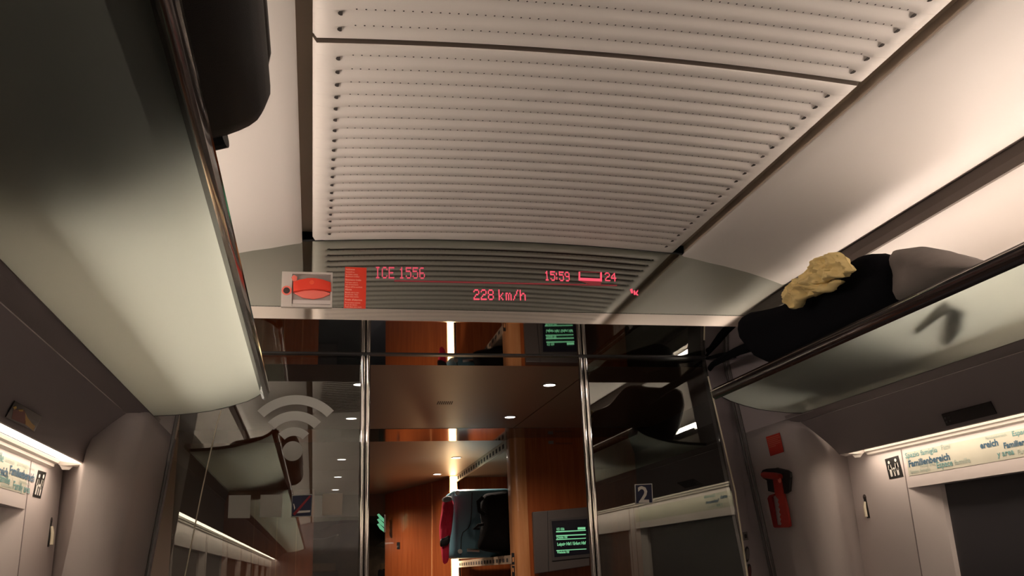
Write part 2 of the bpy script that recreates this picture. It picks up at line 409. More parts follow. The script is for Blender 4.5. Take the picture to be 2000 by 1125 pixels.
# ---------------------------------------------------------------- luggage racks
RP = [(.806, 1.742), (.815, 1.731), (.832, 1.718), (.86, 1.704), (.914, 1.687), (.97, 1.673), (1.02, 1.666), (1.08, 1.660), (1.147, 1.657)]
YR = 3.065
for s, nm in ((-1, 'left'), (1, 'right')):
    t = thing('luggage_rack', 'frosted glass luggage rack along the %s side with dark polished rail' % nm, 'luggage rack', (s*1.1, YR, 1.66), 'luggage racks')
    obj('glass_shelf', sheet(BM(), [(s*a, b) for a, b in RP], YB, YR, .009*s, 0, 1), [SHELFG, SHELFTOP], t, smooth=40)
    bm = BM(); P = [(.790, 1.735), (.793, 1.716), (.803, 1.708), (.813, 1.712), (.817, 1.724), (.815, 1.738), (.810, 1.748), (.800, 1.751)]
    prism(bm, [(s*a, YB, b) for a, b in P], (0, YR-YB+.004, 0), bev=.0015)
    obj('rail', bm, RAILM, t, smooth=50)
    bm = BM(); tube(bm, [(s*.7915, YB, 1.7405), (s*.7915, YR+.004, 1.7405)], .003, 6)
    obj('rail_bead', bm, CHROME, t)
    bm = BM(); sheet(bm, [(s*a, b-.001) for a, b in RP], YR, YR+.006, .012*s)
    obj('end_trim', bm, BLACK, t)
    u = thing('rack_light', 'long warm tube light hidden behind the %s luggage rack' % nm, 'light', (s*1.2, 0, 1.70), 'tube lights behind the racks')
    bm = BM(); box(bm, s*1.199, s*1.202, YB+.1, 2.90, 1.766, 1.802)
    for v_ in bm.verts: v_.co.x += s*(v_.co.z-1.766)*.22
    obj('diffuser', bm, TUBE, u)
    bm = BM(); box(bm, s*1.2035, s*1.215, YB+.1, 2.91, 1.764, 1.805)
    for v_ in bm.verts: v_.co.x += s*(v_.co.z-1.766)*.22
    obj('housing', bm, CREAM, u)
    bm = BM(); sheet(bm, [(s*1.242, 1.770), (s*1.225, 1.755), (s*1.19, 1.750), (s*1.168, 1.756), (s*1.160, 1.764)], YB, 2.93, .003*s)
    obj('added_light_lip', bm, CREAM, u)  # unseen lip, added to keep direct tube light off the glass shelf

# ---------------------------------------------------------------- header over the partition: mirror glass panel, strip, soffit
TILT = math.radians(.85)
PN = Vector((0, -math.cos(TILT), math.sin(TILT)))
PP = Vector((0, 2.998, 2.245))
onP = lambda x, y: on(x, y, PP, PN)
yp = lambda z: PP.y+(z-PP.z)*math.tan(TILT)
hd = thing('display_header', 'wide grey mirror glass passenger display panel over the glass partition', 'display', (0, 3.05, ZC))
arc = [(x, zc(x)+.003) for x in [lerp(-.70, .70, i/20) for i in range(21)]]
arcR = [(a, b+.004) for a, b in SIDE[1:]] + [(1.128, 2.12), (1.128, 2.083), (1.17, 2.052), (1.21, 2.01)]
top = [(-a, b) for a, b in arcR[::-1]] + arc + arcR
ZS = 2.0125
bm = BM(); prism(bm, [(x, yp(z), z) for x, z in [(-1.21, ZS+.0012)]+top+[(1.21, ZS+.0012)]], (0, .01, 0))
obj('display_glass', bm, DISPG, hd)
bm = BM(); prism(bm, [(-1.2, yp(ZC), ZC), (-1.2, yp(ZS), ZS-.0012), (1.2, yp(ZS), ZS-.0012), (1.2, yp(ZC), ZC)], (0, .01, 0))
obj('metal_strip', bm, STRIPM, hd, label='bright polished metal strip along the lower edge')
bm = BM(); box(bm, -1.2, 1.2, 3.004, 3.012, ZS-.003, ZS+.003); box(bm, -.61, .61, 3.02, 3.5, 2.0, 2.25)
obj('housing', bm, BLACK, hd)
bm = BM(); prism(bm, [(x, yp(z)-.0015, z) for x, z in top] + [(x, yp(z)-.0015, z+.006) for x, z in top[::-1]], (0, .012, 0))
obj('edge_trim', bm, BLACK, hd)
def onpanel_text(s, p0, p1, size_px, m, name, bold=.02):
    a, b = onP(*p0), onP(*p1); xd = (b-a).normalized(); up = PN.cross(xd); up = -up if up.z < 0 else up
    o = obj(name, text_bm(BM(), s, a, xd, up, size_px*3/FPX*1.35, (b-a).length, .002, 0, bold), m, hd, keepn=True); return o
F57 = {'I': "01110 00100 00100 00100 00100 00100 01110", 'C': "01110 10001 10000 10000 10000 10001 01110", 'E': "11111 10000 10000 11110 10000 10000 11111",
 '1': "00100 01100 00100 00100 00100 00100 01110", '5': "11111 10000 11110 00001 00001 10001 01110", '6': "01110 10000 10000 11110 10001 10001 01110",
 '2': "01110 10001 00001 00110 01000 10000 11111", '8': "01110 10001 10001 01110 10001 10001 01110", 'k': "10000 10000 10010 10100 11000 10100 10010",
 'm': "00000 00000 11010 10101 10101 10101 10101", '/': "00001 00010 00010 00100 01000 01000 10000", 'h': "10000 10000 10110 11001 10001 10001 10001",
 '9': "01110 10001 10001 01111 00001 00001 01110", ':': "00000 00100 00100 00000 00100 00100 00000", '4': "00010 00110 01010 10010 11111 00010 00010", ' ': "00000 00000 00000 00000 00000 00000 00000"}
def led(s, x0, x1, yb, yt, m, name, dy=0, wide=None):
    """dot-matrix writing on the header glass between pixels x0..x1, baseline yb, top yt"""
    a, b, c = onP(x0, yb), onP(x1, yb+dy), onP(x0, yt); ux = b-a; uy = c-a; uy = Vector((0, uy.y, uy.z))
    adv = [3 if ch in ' :' else 6 for ch in s]; tot = sum(adv)-1; bm = BM(); cx = 0
    for ch, ad in zip(s, adv):
        for r, line in enumerate(F57[ch].split()):
            for k, bit in enumerate(line):
                if bit == '1':
                    px = cx+k-(2 if ch == ':' else 0)+.5; py = 6.5-r
                    if ch == ':': px = cx+.5
                    p = a+ux*(px/tot)+uy*(py/7)+PN*.0015; hx = ux/tot*.62; hy = uy/7*.62
                    v = [bm.verts.new(p+hx*i+hy*j) for i, j in ((-.8, -.4), (-.4, -.8), (.4, -.8), (.8, -.4), (.8, .4), (.4, .8), (-.4, .8), (-.8, .4))]
                    bm.faces.new(v)
        cx += ad
    return obj(name, bm, m, hd, keepn=True)
led('ICE 1556', 732, 830, 544, 521, LEDF, 'train_number_text', 1)
led('228 km/h', 925, 1027, 586, 565, LEDR, 'speed_text', 1)
led('15:59', 1064, 1113, 548, 529, LEDR, 'clock_text', 2)
led('24', 1182, 1204, 549, 532, LEDR, 'carriage_number_text', 1)
def pstrip(bm, pts, lift=.0015):
    v = [bm.verts.new(onP(*p)+PN*lift) for p in pts]; bm.faces.new(v)
bm = BM()
for P in ([(1130, 531), (1133, 531), (1133, 548), (1130, 548)], [(1172, 532), (1175.5, 532), (1175.5, 550), (1172, 550)], [(1130, 542.5), (1175, 544.5), (1175, 550), (1130, 548)]): pstrip(bm, P)
obj('carriage_symbol', bm, LEDR, hd, keepn=True)
bm = BM(); pstrip(bm, [(1131, 530), (1175, 531.5), (1175, 533), (1131, 531.5)]); pstrip(bm, [(1133, 549), (1175, 551), (1172, 557), (1150, 555)])
pstrip(bm, [(770, 547), (1205, 556.5), (1205, 559), (770, 550)])
obj('glow_line', bm, LEDX, hd, keepn=True)
bm = BM(); pstrip(bm, [(1230, 565), (1235, 564), (1236, 573), (1233, 573)]); pstrip(bm, [(1237, 568), (1240, 567), (1241, 576), (1238, 576)]); pstrip(bm, [(1241, 571), (1246, 566), (1246, 569), (1243, 574)]); pstrip(bm, [(1242, 571), (1247, 577), (1244, 577), (1241, 574)])
obj('small_symbol', bm, LEDR, hd, keepn=True)

# emergency brake
br = thing('emergency_brake', 'red emergency brake handle in a recessed pale grey box on the display panel', 'emergency brake', onP(600, 568))
def PX(P, lift=0, W=onP, N=PN): return [W(*p)+N*lift for p in P]
bm = BM(); outer = [(554, 532), (648, 534), (650.5, 538), (648, 600), (645, 602), (550, 600.5), (548.5, 597), (551, 536)]
for P in ([(551, 532), (571.5, 532.5), (570, 600.5), (549, 600)], [(571.5, 532.5), (650, 534), (649.5, 538.5), (571.3, 536.5)], [(646, 538), (650, 538.5), (648.5, 602), (645, 601)], [(570, 595), (645.5, 597.5), (645.5, 602), (570, 600.5)]):
    prism(bm, PX(P, .002), PN*.009, bev=.0008)
obj('frame', bm, mat('brake_box_grey', (.47, .43, .39), .5), br)
bm = BM(); prism(bm, PX([(571, 536), (647, 538), (646, 598), (570, 596)], .0004), PN*.002)
obj('recess', bm, mat('brake_recess', (.30, .26, .24), .5), br)
bm = BM(); prism(bm, PX([(572, 586.5), (646, 588), (645.5, 596), (571, 594.5)], .002), PN*.006, bev=.001)
obj('recess_step', bm, mat('brake_step', (.5, .45, .42), .5), br)
bm = BM(); prism(bm, PX([(573, 573), (590, 570), (612, 568), (632, 570), (645, 574), (644, 577), (630, 583), (612, 586), (590, 583)], .003), PN*.008, bev=.002)
obj('handle_underside', bm, PINK, br, label='paler red underside')
bm = BM(); prism(bm, PX([(573, 554), (585, 549.5), (600, 547.2), (614, 547), (630, 549), (646, 555), (646.5, 572), (630, 569), (612, 568), (595, 569.5), (573, 574.5)], .006), PN*.016, bev=.003)
obj('handle', bm, RED, br, smooth=40)
bm = BM(); disc(bm, onP(609, 555.5)+PN*.0215, PN, .0078, 14, .0015); obj('handle_button', bm, mat('brake_button', (.8, .10, .04), .3), br)
bm = BM(); prism(bm, PX([(569.5, 545), (574, 540.5), (581, 544), (580, 552), (573.5, 553)], .010), PN*.010, bev=.001); obj('seal_tag', bm, PINK, br, label='pale red tag at the upper left of the handle')
bm = BM(); c = onP(560, 569.5)
for k in range(20):
    a0, a1 = 2*math.pi*k/20, 2*math.pi*(k+1)/20; X = Vector((1, 0, 0)); Z = Vector((0, 0, 1))
    q = [c+PN*.0115+(X*math.cos(a)+Z*math.sin(a))*r for a, r in ((a0, .0165), (a1, .0165), (a1, .0112), (a0, .0112))]
    prism(bm, q, PN*.0015)
obj('key_ring', bm, PINK, br, label='red ring round the keyhole')
bm = BM(); disc(bm, c+PN*.0112, PN, .0112, 18, .0008); obj('keyhole', bm, HOLE, br)

# red notice beside it
nt_ = thing('safety_notice', 'red printed notice with four short paragraphs beside the emergency brake', 'sticker', onP(693, 562))
bm = BM(); prism(bm, PX([(674, 521.5), (716, 523), (714, 603), (671.5, 602)], .0003), PN*.0008); obj('backing', bm, RED, nt_)
lines = [("Notbremse", 0, .46), ("Handgriff nur", 1.1, .46), ("bei Gefahr ziehen.", 2.1, .64), ("Missbrauch strafbar.", 3.0, .72), ("Emergency brake", 4.5, .8), ("Pull lever only in", 5.6, .62), ("case of emergency.", 6.5, .68), ("Misuse will be punished.", 7.5, .88), ("Allarme", 8.7, .34), ("Maniglia solo in caso", 9.9, .7), ("di pericolo. Ogni", 10.8, .66), ("abuso viene punito.", 11.7, .72), ("Frein d'alarme", 13.1, .88), ("Tirer la poignee seulement", 14.3, .8), ("en cas de danger.", 15.2, .66), ("Tout abus sera puni.", 16.1, .88)]
bm = BM()
for s_, r, wd in lines:
    hl = s_ in ("Notbremse", "Emergency brake", "Allarme", "Frein d'alarme"); yb = 527.5+r*4.52
    a = onP(675.3-r*.14, yb); b = onP(675.3-r*.14+38*wd, yb+wd*1.2); xd = (b-a).normalized()
    text_bm(bm, s_, a, xd, (0, 0, 1), .0085 if hl else .0072, (b-a).length, .0015-.0004, 0, .02 if hl else .01)
obj('printed_text', bm, mat('notice_print', (.85, .45, .36), .6), nt_, keepn=True)

# soffit and door track
bm = BM(); box(bm, -1.2, 1.2, 3.004, 3.478, ZC, ZC+.012); box(bm, -1.2, 1.2, 3.512, 3.685, ZC, ZC+.012)
struct('ceiling_header', bm, SOFFIT)
bm = BM(); box(bm, -1.2, 1.2, 3.479, 3.511, ZC-.004, ZC+.01)
struct('trim_11', bm, mat('door_track', (.035, .032, .03), .35))

# ---------------------------------------------------------------- glass partition
gl = thing('glass_pane', 'tall glass partition pane left of the door opening carrying a wireless symbol', 'glass partition', (-.8, D2, 0), 'glass partition panes')
bm = BM(); box(bm, -1.13, -.471, D2, D2+.008, .02, ZC-.004); obj('glass', bm, PANE, gl)
gr = thing('glass_pane', 'tall glass partition pane right of the door opening carrying a number 2', 'glass partition', (.7, D2, 0), 'glass partition panes')
bm = BM(); prism(bm, [(.454, D2, .02), (1.15, D2, .02), (1.068, D2, 1.1), (.985, D2, 1.9), (.985, D2, ZC-.004), (.454, D2, ZC-.004)], (0, .008, 0)); obj('glass', bm, PANE, gr)
bm = BM(); tube(bm, [(-1.085, D2-.002, 1.05), onY(361, 1125, D2-.002), onY(394, 960, D2-.002), onY(423, 830, D2-.002), (-.985, D2-.002, 1.75)], .0022, 6); obj('edge_line', bm, CREAMTAG, gl)
bm = BM(); tube(bm, [(1.078, D2-.004, 1.0), onY(1460, 1125, D2-.004), onY(1436, 960, D2-.004), onY(1383, 735, D2-.004)], .0035, 6); obj('edge_line', bm, CREAMTAG, gr)
for X, lab, px in ((-.452, 'left', (717, 704)), (.435, 'right', (1150, 1160))):
    t = thing('door_post', 'polished chrome door post at the %s edge of the doorway' % lab, 'door post', (X, D2-.01, 0), 'chrome door posts')
    bm = BM()
    for dx in (-.0105, .0105): tube(bm, [(X+dx, D2-.012, 0), (X+dx, D2-.012, ZC-.005)], .0088, 14)
    obj('tubes', bm, CHROME, t, smooth=60)
    bm = BM(); box(bm, X-.016, X+.016, D2-.004, D2+.006, 0, ZC-.005); obj('back_strip', bm, BLACK, t)
# door leaf edge seen right of the left post
WN = Vector((0, -1, 0)); onG = lambda x, y: onY(x, y, D2)
def sticker(name, quad, m, label, cat='sticker', group=None, t=.0012, lift=.0002):
    bm = BM(); prism(bm, PX(quad, lift, onG, WN), WN*t); o = obj(name, bm, m); return tag(o, label, cat, group)
sticker('blank_sticker', [(447, 967.5), (490, 967), (488, 1012), (445, 1012)], PALE, 'blank grey square sticker on left pane, the one furthest left', group='blank square stickers on the left pane')
sticker('blank_sticker', [(509, 966.5), (552, 966), (550, 1010), (507, 1010)], PALE, 'blank grey square sticker on left pane, directly left of the no-smoking sign', group='blank square stickers on the left pane')
sticker('blank_sticker', [(630, 964.5), (669.5, 963.5), (668, 1005), (629, 1006.5)], mat('blank_sticker_brown', (.5, .46, .4), .8), 'blank grey square sticker between the no-smoking sign and the door post', group='blank square stickers on the left pane')
# wireless symbol
wf = thing('wireless_symbol', 'large pale frosted wireless symbol of a dot and three arcs on left pane', 'sticker', onG(572, 880))
C0 = onG(572, 876); ws = D2/FPX*1.0
bm = BM(); disc(bm, onG(571.5, 881)+WN*.0002, WN, 18.5*ws, 32, .001); obj('dot', bm, PALE, wf)
def arcb(r0, r1, half, cpx):
    bm = BM(); c = onG(*cpx)+WN*.0002; N_ = 20; X = Vector((1, 0, 0)); Z = Vector((0, 0, 1))
    pts = [c+X*r1*math.sin(a)+Z*r1*math.cos(a) for a in [lerp(-half, half, i/N_) for i in range(N_+1)]] + [c+X*r0*math.sin(a)+Z*r0*math.cos(a) for a in [lerp(half, -half, i/N_) for i in range(N_+1)]]
    prism(bm, pts, WN*.001); obj('arc', bm, PALE, wf)
q = math.radians
arcb(23*ws, 39*ws, q(46), (573, 875)); arcb(50*ws, 68*ws, q(46), (574, 873)); arcb(81*ws, 99*ws, q(46), (575.5, 873))
# no smoking sign
ns = thing('no_smoking_sign', 'small dark blue no-smoking sign with red diagonal bar on left pane', 'sign', onG(589, 988))
bm = BM(); prism(bm, PX([(570, 967), (610.5, 965), (608.5, 1008.5), (568.5, 1010)], .0002, onG, WN), WN*.001); obj('border', bm, PALE, ns)
bm = BM(); prism(bm, PX([(571.5, 968.7), (609, 967), (607.2, 1007), (570, 1008.3)], .0013, onG, WN), WN*.0008); obj('blue_field', bm, NAVY, ns)
bm = BM(); prism(bm, PX([(579.5, 998), (606, 996.5), (605.5, 1000.5), (579, 1002.5)], .0022, onG, WN), WN*.0006)
prism(bm, PX([(572.5, 984), (574.5, 984), (576.5, 992), (574.5, 996), (574, 991)], .0022, onG, WN), WN*.0006)
obj('cigarette', bm, WHITE, ns)
bm = BM(); prism(bm, PX([(571.5, 1004), (604, 968), (608, 969), (576, 1007)], .0029, onG, WN), WN*.0005); obj('bar', bm, mat('bar_red', (.3, .012, .03), .5), ns)
# class 2 sign
c2 = thing('class_sign', 'small dark blue square sign with a white number 2 on right pane', 'sign', onG(1257, 965))
bm = BM(); prism(bm, PX([(1239.5, 946), (1273.5, 944.5), (1275, 983), (1241, 984.5)], .0002, onG, WN), WN*.001); obj('border', bm, WHITE, c2)
bm = BM(); prism(bm, PX([(1241, 947.5), (1272.2, 946), (1273.6, 981.5), (1242.3, 983)], .0013, onG, WN), WN*.0008); obj('blue_field', bm, NAVY, c2)
a, b = onG(1246.5, 981), onG(1268, 980); bm = BM(); text_bm(bm, '2', a, (1, 0, -.02), (0, 0, 1), .089, (b-a).length*.95, .0026, 0, .02)
obj('number', bm, WHITE, c2, keepn=True)

# ---------------------------------------------------------------- things on the side walls
def wall_things(s, pic_quad, hook_px, nm):
    N = Vector((-s, 0, 0)); X = s*1.467; W = lambda x, y: onX(x, y, X)
    t = thing('family_pictogram', 'black pictogram sticker of two adults holding a child on the %s pillar' % nm, 'sticker', W(*pic_quad[0]), 'family pictograms')
    bm = BM(); prism(bm, PX(pic_quad, .0002, W, N), N*.001); obj('black_field', bm, BLACK, t)
    A = W(*pic_quad[0]); B = W(*pic_quad[1]); D = W(*pic_quad[3])
    g = lambda u, v: lerp(A, B, u)+(D-A)*v+N*.0013
    bm = BM()
    def fig(cx, top, h, skirt, wd):
        r = h*.105; hx = (B-A).length; hy = (D-A).length
        prism(bm, [g(cx+r*hy/hx*math.cos(k*math.pi/5), top+r+r*math.sin(k*math.pi/5)) for k in range(10)], N*.0005)
        sh = top+2.4*r; hip = top+h*.55; bt = top+h
        for P in ([(cx-wd, sh), (cx+wd, sh), (cx+wd*.8, hip), (cx-wd*.8, hip)], [(cx-wd*(1.0 if skirt else .8), hip+h*(.16 if skirt else 0)), (cx-wd*.5, sh), (cx+wd*.5, sh), (cx+wd*(1.0 if skirt else .8), hip+h*(.16 if skirt else 0))],
                  [(cx-wd*.75, hip), (cx-wd*.08, hip), (cx-wd*.1, bt), (cx-wd*.65, bt)], [(cx+wd*.08, hip), (cx+wd*.75, hip), (cx+wd*.65, bt), (cx+wd*.1, bt)],
                  [(cx-wd, sh), (cx-wd*1.35, hip), (cx-wd*1.1, hip), (cx-wd*.7, sh)], [(cx+wd, sh), (cx+wd*1.35, hip), (cx+wd*1.1, hip), (cx+wd*.7, sh)]):
            prism(bm, [g(*p) for p in P], N*.0005)
    fig(.24, .13, .78, False, .095); fig(.74, .10, .82, True, .095); fig(.49, .50, .42, False, .055)
    prism(bm, [g(.33, .50), (g(.36, .47)), g(.47, .64), g(.45, .67)], N*.0005); prism(bm, [g(.65, .50), g(.62, .47), g(.51, .64), g(.53, .67)], N*.0005)
    obj('white_figures', bm, WHITE, t)
    hp, hq = hook_px; a, b = W(*hp), W(*hq)
    t = thing('coat_hook', 'folded cream coat hook set in a slot on the %s wall pillar' % nm, 'coat hook', b, 'coat hooks')
    bm = BM(); prism(bm, [a+Vector((0, .008, 0)), a-Vector((0, .008, 0)), b-Vector((0, .009, 0)), b+Vector((0, .009, 0))], N*.0015); obj('slot', bm, BLACK, t)
    bm = BM(); tube(bm, [lerp(a, b, .22)+N*.004, lerp(a, b, .5)+N*.009, lerp(a, b, .93)+N*.010], [.004, .006, .006], 8); obj('hook', bm, CREAMTAG, t)
    bm = BM(); disc(bm, a+N*.0002, N, .011, 14, .0012); obj('socket', bm, mat('hook_socket', (.12, .10, .10), .6), t)
wall_things(1, [(1728.5, 897), (1754.5, 889.5), (1765, 930.5), (1737.5, 936)], ((1689, 971), (1697, 1012)), 'right')
wall_things(-1, [(74.5, 918), (90, 923), (78.5, 974), (63, 969.5)], ((100, 1017), (93.5, 1068)), 'left')

T_NAVY = mat('print_dark_teal', (.03, .10, .17), .6); T_TEAL = mat('print_teal', (.13, .31, .31), .6); T_PALE = mat('print_pale', (.36, .44, .39), .6)
BANDM = mat('sticker_band', (.56, .55, .46), .5, noise_amt=.06, nscale=6)
def band(s, nm):
    X = s*1.467; N = Vector((-s, 0, 0)); t = thing('family_area_banner', 'long pale banner repeating family area words in teal above the %s window' % nm, 'banner', (X, 2.9, 1.406), 'family area banners')
    bm = BM(); box(bm, X, X-s*.001, 1.12, 2.945, 1.406, 1.489); obj('backing', bm, BANDM, t)
    return t, N
def words(t, s, items, m, name):
    X = s*1.4656; N = Vector((-s, 0, 0)); xd = Vector((0, -s, 0))
    for it in items:
        bm = BM()
        txt, p0, p1, bold = it[:4]; a = onX(*p0, X); b = onX(*p1, X); L = abs(b.y-a.y); z = (a.z+b.z)/2
        if len(it) > 4:   # anchored at its right end, running out of the frame
            L = it[4]; a = Vector((X, b.y-xd.y*L, z))
        size = it[5] if len(it) > 5 else L/max(1, len(txt))*2.15
        text_bm(bm, txt, (X-s*.0002, a.y, z), xd, (0, 0, 1), size, L, .0006, 0, bold)
        obj(name, bm, m, t, keepn=True)
tR, _ = band(1, 'right'); tL, _ = band(-1, 'left')
cc = lambda x, y: (1700+x/6.25, 780+y/6.25)
words(tR, 1, [('Familienbereich', cc(470, 825), cc(970, 735), .03), ('ereich', cc(1345, 600), cc(1565, 562), .03), ('Familienbereich', cc(1632, 598), cc(2140, 505), .03)], T_NAVY, 'dark_word')
words(tR, 1, [('Spazio famiglia', cc(428, 715), cc(822, 648), .012), ('Espace', cc(812, 840), cc(1005, 806), .015), ('y area', cc(1556, 702), cc(1760, 668), .015), ('Espace famille', cc(1732, 445), cc(2160, 370), .015)], T_TEAL, 'teal_word')
words(tR, 1, [('Fami', cc(865, 615), cc(972, 600), .01), ('famille', cc(1030, 803), cc(1225, 765), .01), ('Familienbereich', cc(1405, 492), cc(1660, 448), .008), ('Spazio famiglia', cc(490, 905), cc(735, 865), .005), ('Family area', cc(1800, 672), cc(2100, 615), .005), ('Family area', cc(610, 835), cc(790, 800), .004)], T_PALE, 'pale_word')
dd = lambda x, y: (x/3.08, 760+y/3.08)
words(tL, -1, [('Familienbereich', dd(55, 508), dd(202, 560), .03)], T_NAVY, 'dark_word')
X = -1.4656
L0 = abs(onX(*dd(55, 508), X).y-onX(*dd(202, 560), X).y)
for txt, e_, L, size, bold, m_, nm_ in (('Familienbereich', dd(43, 528), L0, L0/15*2.1, .03, T_NAVY, 'dark_word'),
    ('Family area', dd(176, 628), L0*.68, .032, .015, T_TEAL, 'teal_word'), ('Espace famille', dd(56, 572), L0*.85, .030, .015, T_TEAL, 'teal_word'), ('Espace famille', dd(18, 440), L0*.85, .034, .015, T_TEAL, 'teal_word'),
    ('Spazio famiglia', dd(162, 478), L0*.4, .014, .006, T_PALE, 'pale_word'), ('Family area', dd(205, 492), L0*.25, .012, .004, T_PALE, 'pale_word'), ('Espace famille', dd(180, 582), L0*.45, .013, .004, T_PALE, 'pale_word'), ('Familienbereich', dd(72, 600), L0*.4, .012, .004, T_PALE, 'pale_word'), ('Spazio famiglia', dd(85, 455), L0*.35, .016, .004, T_PALE, 'pale_word')):
    b = onX(*e_, X); bm = BM(); text_bm(bm, txt, (X, b.y-L, b.z), (0, 1, 0), (0, 0, 1), size, L, .0006, 0, bold); obj(nm_, bm, m_, tL, keepn=True)

# reservation displays on the cornices
def cornice_W(s):
    P0 = Vector((s*1.335, 0, 1.536)); d = Vector((s*(1.335-1.275), 0, 1.536-1.590)); N = d.cross(Vector((0, 1, 0))).normalized()
    if N.x*s > 0: N = -N
    return (lambda x, y: on(x, y, P0, N)), N
W, N = cornice_W(1)
t = thing('seat_display', 'black rectangular seat reservation display let into the right cornice', 'display', W(1895, 805), 'seat reservation displays')
bm = BM(); prism(bm, PX([(1840, 808), (1936, 782.5), (1948, 806), (1850, 830)], .0015, W, N), N*.003); obj('screen', bm, mat('display_black', (.006, .005, .005), .25), t)
bm = BM()
for (x, y) in ((1847, 815), (1854, 813), (1850, 822), (1857, 820)): prism(bm, PX([(x-2.4, y-1.8), (x+1.6, y-2.8), (x+2.6, y+1.6), (x-1.6, y+2.6)], .0047, W, N), N*.0003)
obj('digits', bm, mat('display_digits', (.035, .032, .03), .5), t)
W, N = cornice_W(-1)
t = thing('seat_display', 'small dark seat display on left cornice showing a red and yellow gleam', 'display', W(44, 810), 'seat reservation displays')
bm = BM(); prism(bm, PX([(27, 781), (80, 811.5), (65, 840), (9, 812.5)], .0015, W, N), N*.003); obj('screen', bm, mat('display_brown', (.012, .006, .003), .15), t)
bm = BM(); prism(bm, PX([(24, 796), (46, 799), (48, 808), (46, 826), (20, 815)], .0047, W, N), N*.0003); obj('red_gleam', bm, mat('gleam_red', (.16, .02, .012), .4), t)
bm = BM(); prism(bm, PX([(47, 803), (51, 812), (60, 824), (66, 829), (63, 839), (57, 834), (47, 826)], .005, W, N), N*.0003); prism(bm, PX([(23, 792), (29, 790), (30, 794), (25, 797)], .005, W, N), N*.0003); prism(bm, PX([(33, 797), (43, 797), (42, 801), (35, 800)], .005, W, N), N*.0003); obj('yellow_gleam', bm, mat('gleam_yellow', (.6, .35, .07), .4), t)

# hammer and red card on the right end wall
zA, zB = 1.68, 1.17
P0 = Vector((XI(zA), 3.4, zA)); dv = Vector((XI(zB)-XI(zA), 0, zB-zA)); HN = dv.cross(Vector((0, 1, 0))).normalized()
if HN.x > 0: HN = -HN
WH = lambda x, y: on(x, y, P0+HN*.003, HN)
hc = lambda P: [(1420+x/3.083, 760+y/3.083) for x, y in P]
hm = thing('emergency_hammer', 'red emergency hammer with toothed handle in a black bracket on right end wall', 'emergency hammer', WH(1522, 990))
bm = BM(); prism(bm, PX(hc([(218, 505), (228, 485), (250, 478), (300, 478), (310, 472), (325, 480), (372, 487), (392, 500), (396, 530), (390, 560), (390, 615), (370, 628), (330, 628), (320, 610), (300, 622), (262, 612), (256, 545), (235, 538), (222, 525)]), 0, WH, HN), HN*.012, bev=.002)
obj('bracket', bm, BLACK, hm)
a = WH(*hc([(245, 512)])[0]); b = WH(*hc([(352, 522)])[0])
bm = BM(); tube(bm, [a+HN*.022, lerp(a, b, .08)+HN*.022, lerp(a, b, .75)+HN*.024, b+HN*.022], [.010, .013, .0145, .011], 12); obj('head', bm, HRED, hm, smooth=50)
bm = BM(); tube(bm, [lerp(a, b, -.14)+HN*.022, a+HN*.022], [.004, .008], 10); obj('steel_tip', bm, STEEL, hm)
bm = BM(); disc(bm, WH(*hc([(352, 543)])[0])+HN*.024, HN, .0105, 16, .004); obj('button', bm, PINK, hm, label='round pale red button')
bm = BM(); H = [(295, 532), (345, 528), (362, 640), (385, 730), (400, 822), (392, 830), (340, 831), (352, 806), (341, 795), (350, 780), (338, 768), (347, 750), (334, 738), (343, 720), (330, 708), (339, 692), (326, 678), (334, 662), (316, 645), (308, 622)]
prism(bm, PX(hc(H), .006, WH, HN), HN*.010, bev=.0015); obj('handle', bm, HRED, hm)
bm = BM(); H = [(258, 655), (268, 638), (300, 627), (303, 637), (284, 646), (310, 818), (338, 818), (345, 832), (302, 832), (294, 825)]
prism(bm, PX(hc(H), .004, WH, HN), HN*.008, bev=.001); obj('hand_guard', bm, HREDD, hm)
t = thing('hammer_notice', 'small red notice stuck above the emergency hammer', 'sticker', WH(1514, 868))
bm = BM(); prism(bm, PX(hc([(235, 288), (317, 262), (343, 378), (262, 404)]), 0, WH, HN), HN*.001); obj('backing', bm, REDD, t)
bm = BM()
for k in range(6):
    o_ = k*10.5; x0 = 240+o_*.22; y0 = 297+o_; wd = (70, 74, 60, 72, 70, 40)[k]
    prism(bm, PX(hc([(x0+3, y0), (x0+3+wd, y0-wd*.31), (x0+4+wd, y0-wd*.31+3.4), (x0+4, y0+3.4)]), .0011, WH, HN), HN*.0004)
obj('printed_lines', bm, mat('notice_lines', (.55, .16, .11), .6), t)
# door controls on the filler
FN = Vector((1.0-1.13, 0, 0)); 
pA = Vector((1.072, 3.522, 1.1)); pB = Vector((1.22, 3.598, 1.1)); pC = Vector((1.16, 3.598, 1.6)); FNn = (pB-pA).cross(pC-pB).normalized()
if FNn.y > 0: FNn = -FNn
WF = lambda x, y: on(x, y, pA+FNn*.004, FNn)
t = thing('door_control', 'pair of oval door buttons on the grey strip right of the glass', 'door control', WF(1460, 1100))
for i, ((cx, cy), m_) in enumerate((((118, 995), BLACK), ((130, 1100), mat('dull_red_button', (.10, .035, .035), .5)))):
    for r, mm, lf, nm_ in ((1, BLACK, 0, 'button_rim'), (.7, mat('button_face', (.14, .12, .12), .4) if not i else m_, .003, 'button_face')):
        P = [(cx+14*r*math.cos(k*math.pi/8), cy+48*r*math.sin(k*math.pi/8)) for k in range(16)]
        bm = BM(); prism(bm, PX(hc(P), lf, WF, FNn), FNn*.003); obj(nm_, bm, mm, t)
t = thing('door_lock', 'small square key lock on the grey strip above the oval buttons', 'lock', WF(1453, 1050))
bm = BM(); prism(bm, PX(hc([(90, 862), (118, 858), (126, 908), (98, 912)]), 0, WF, FNn), FNn*.003); obj('plate', bm, mat('lock_plate', (.16, .14, .14), .4), t)
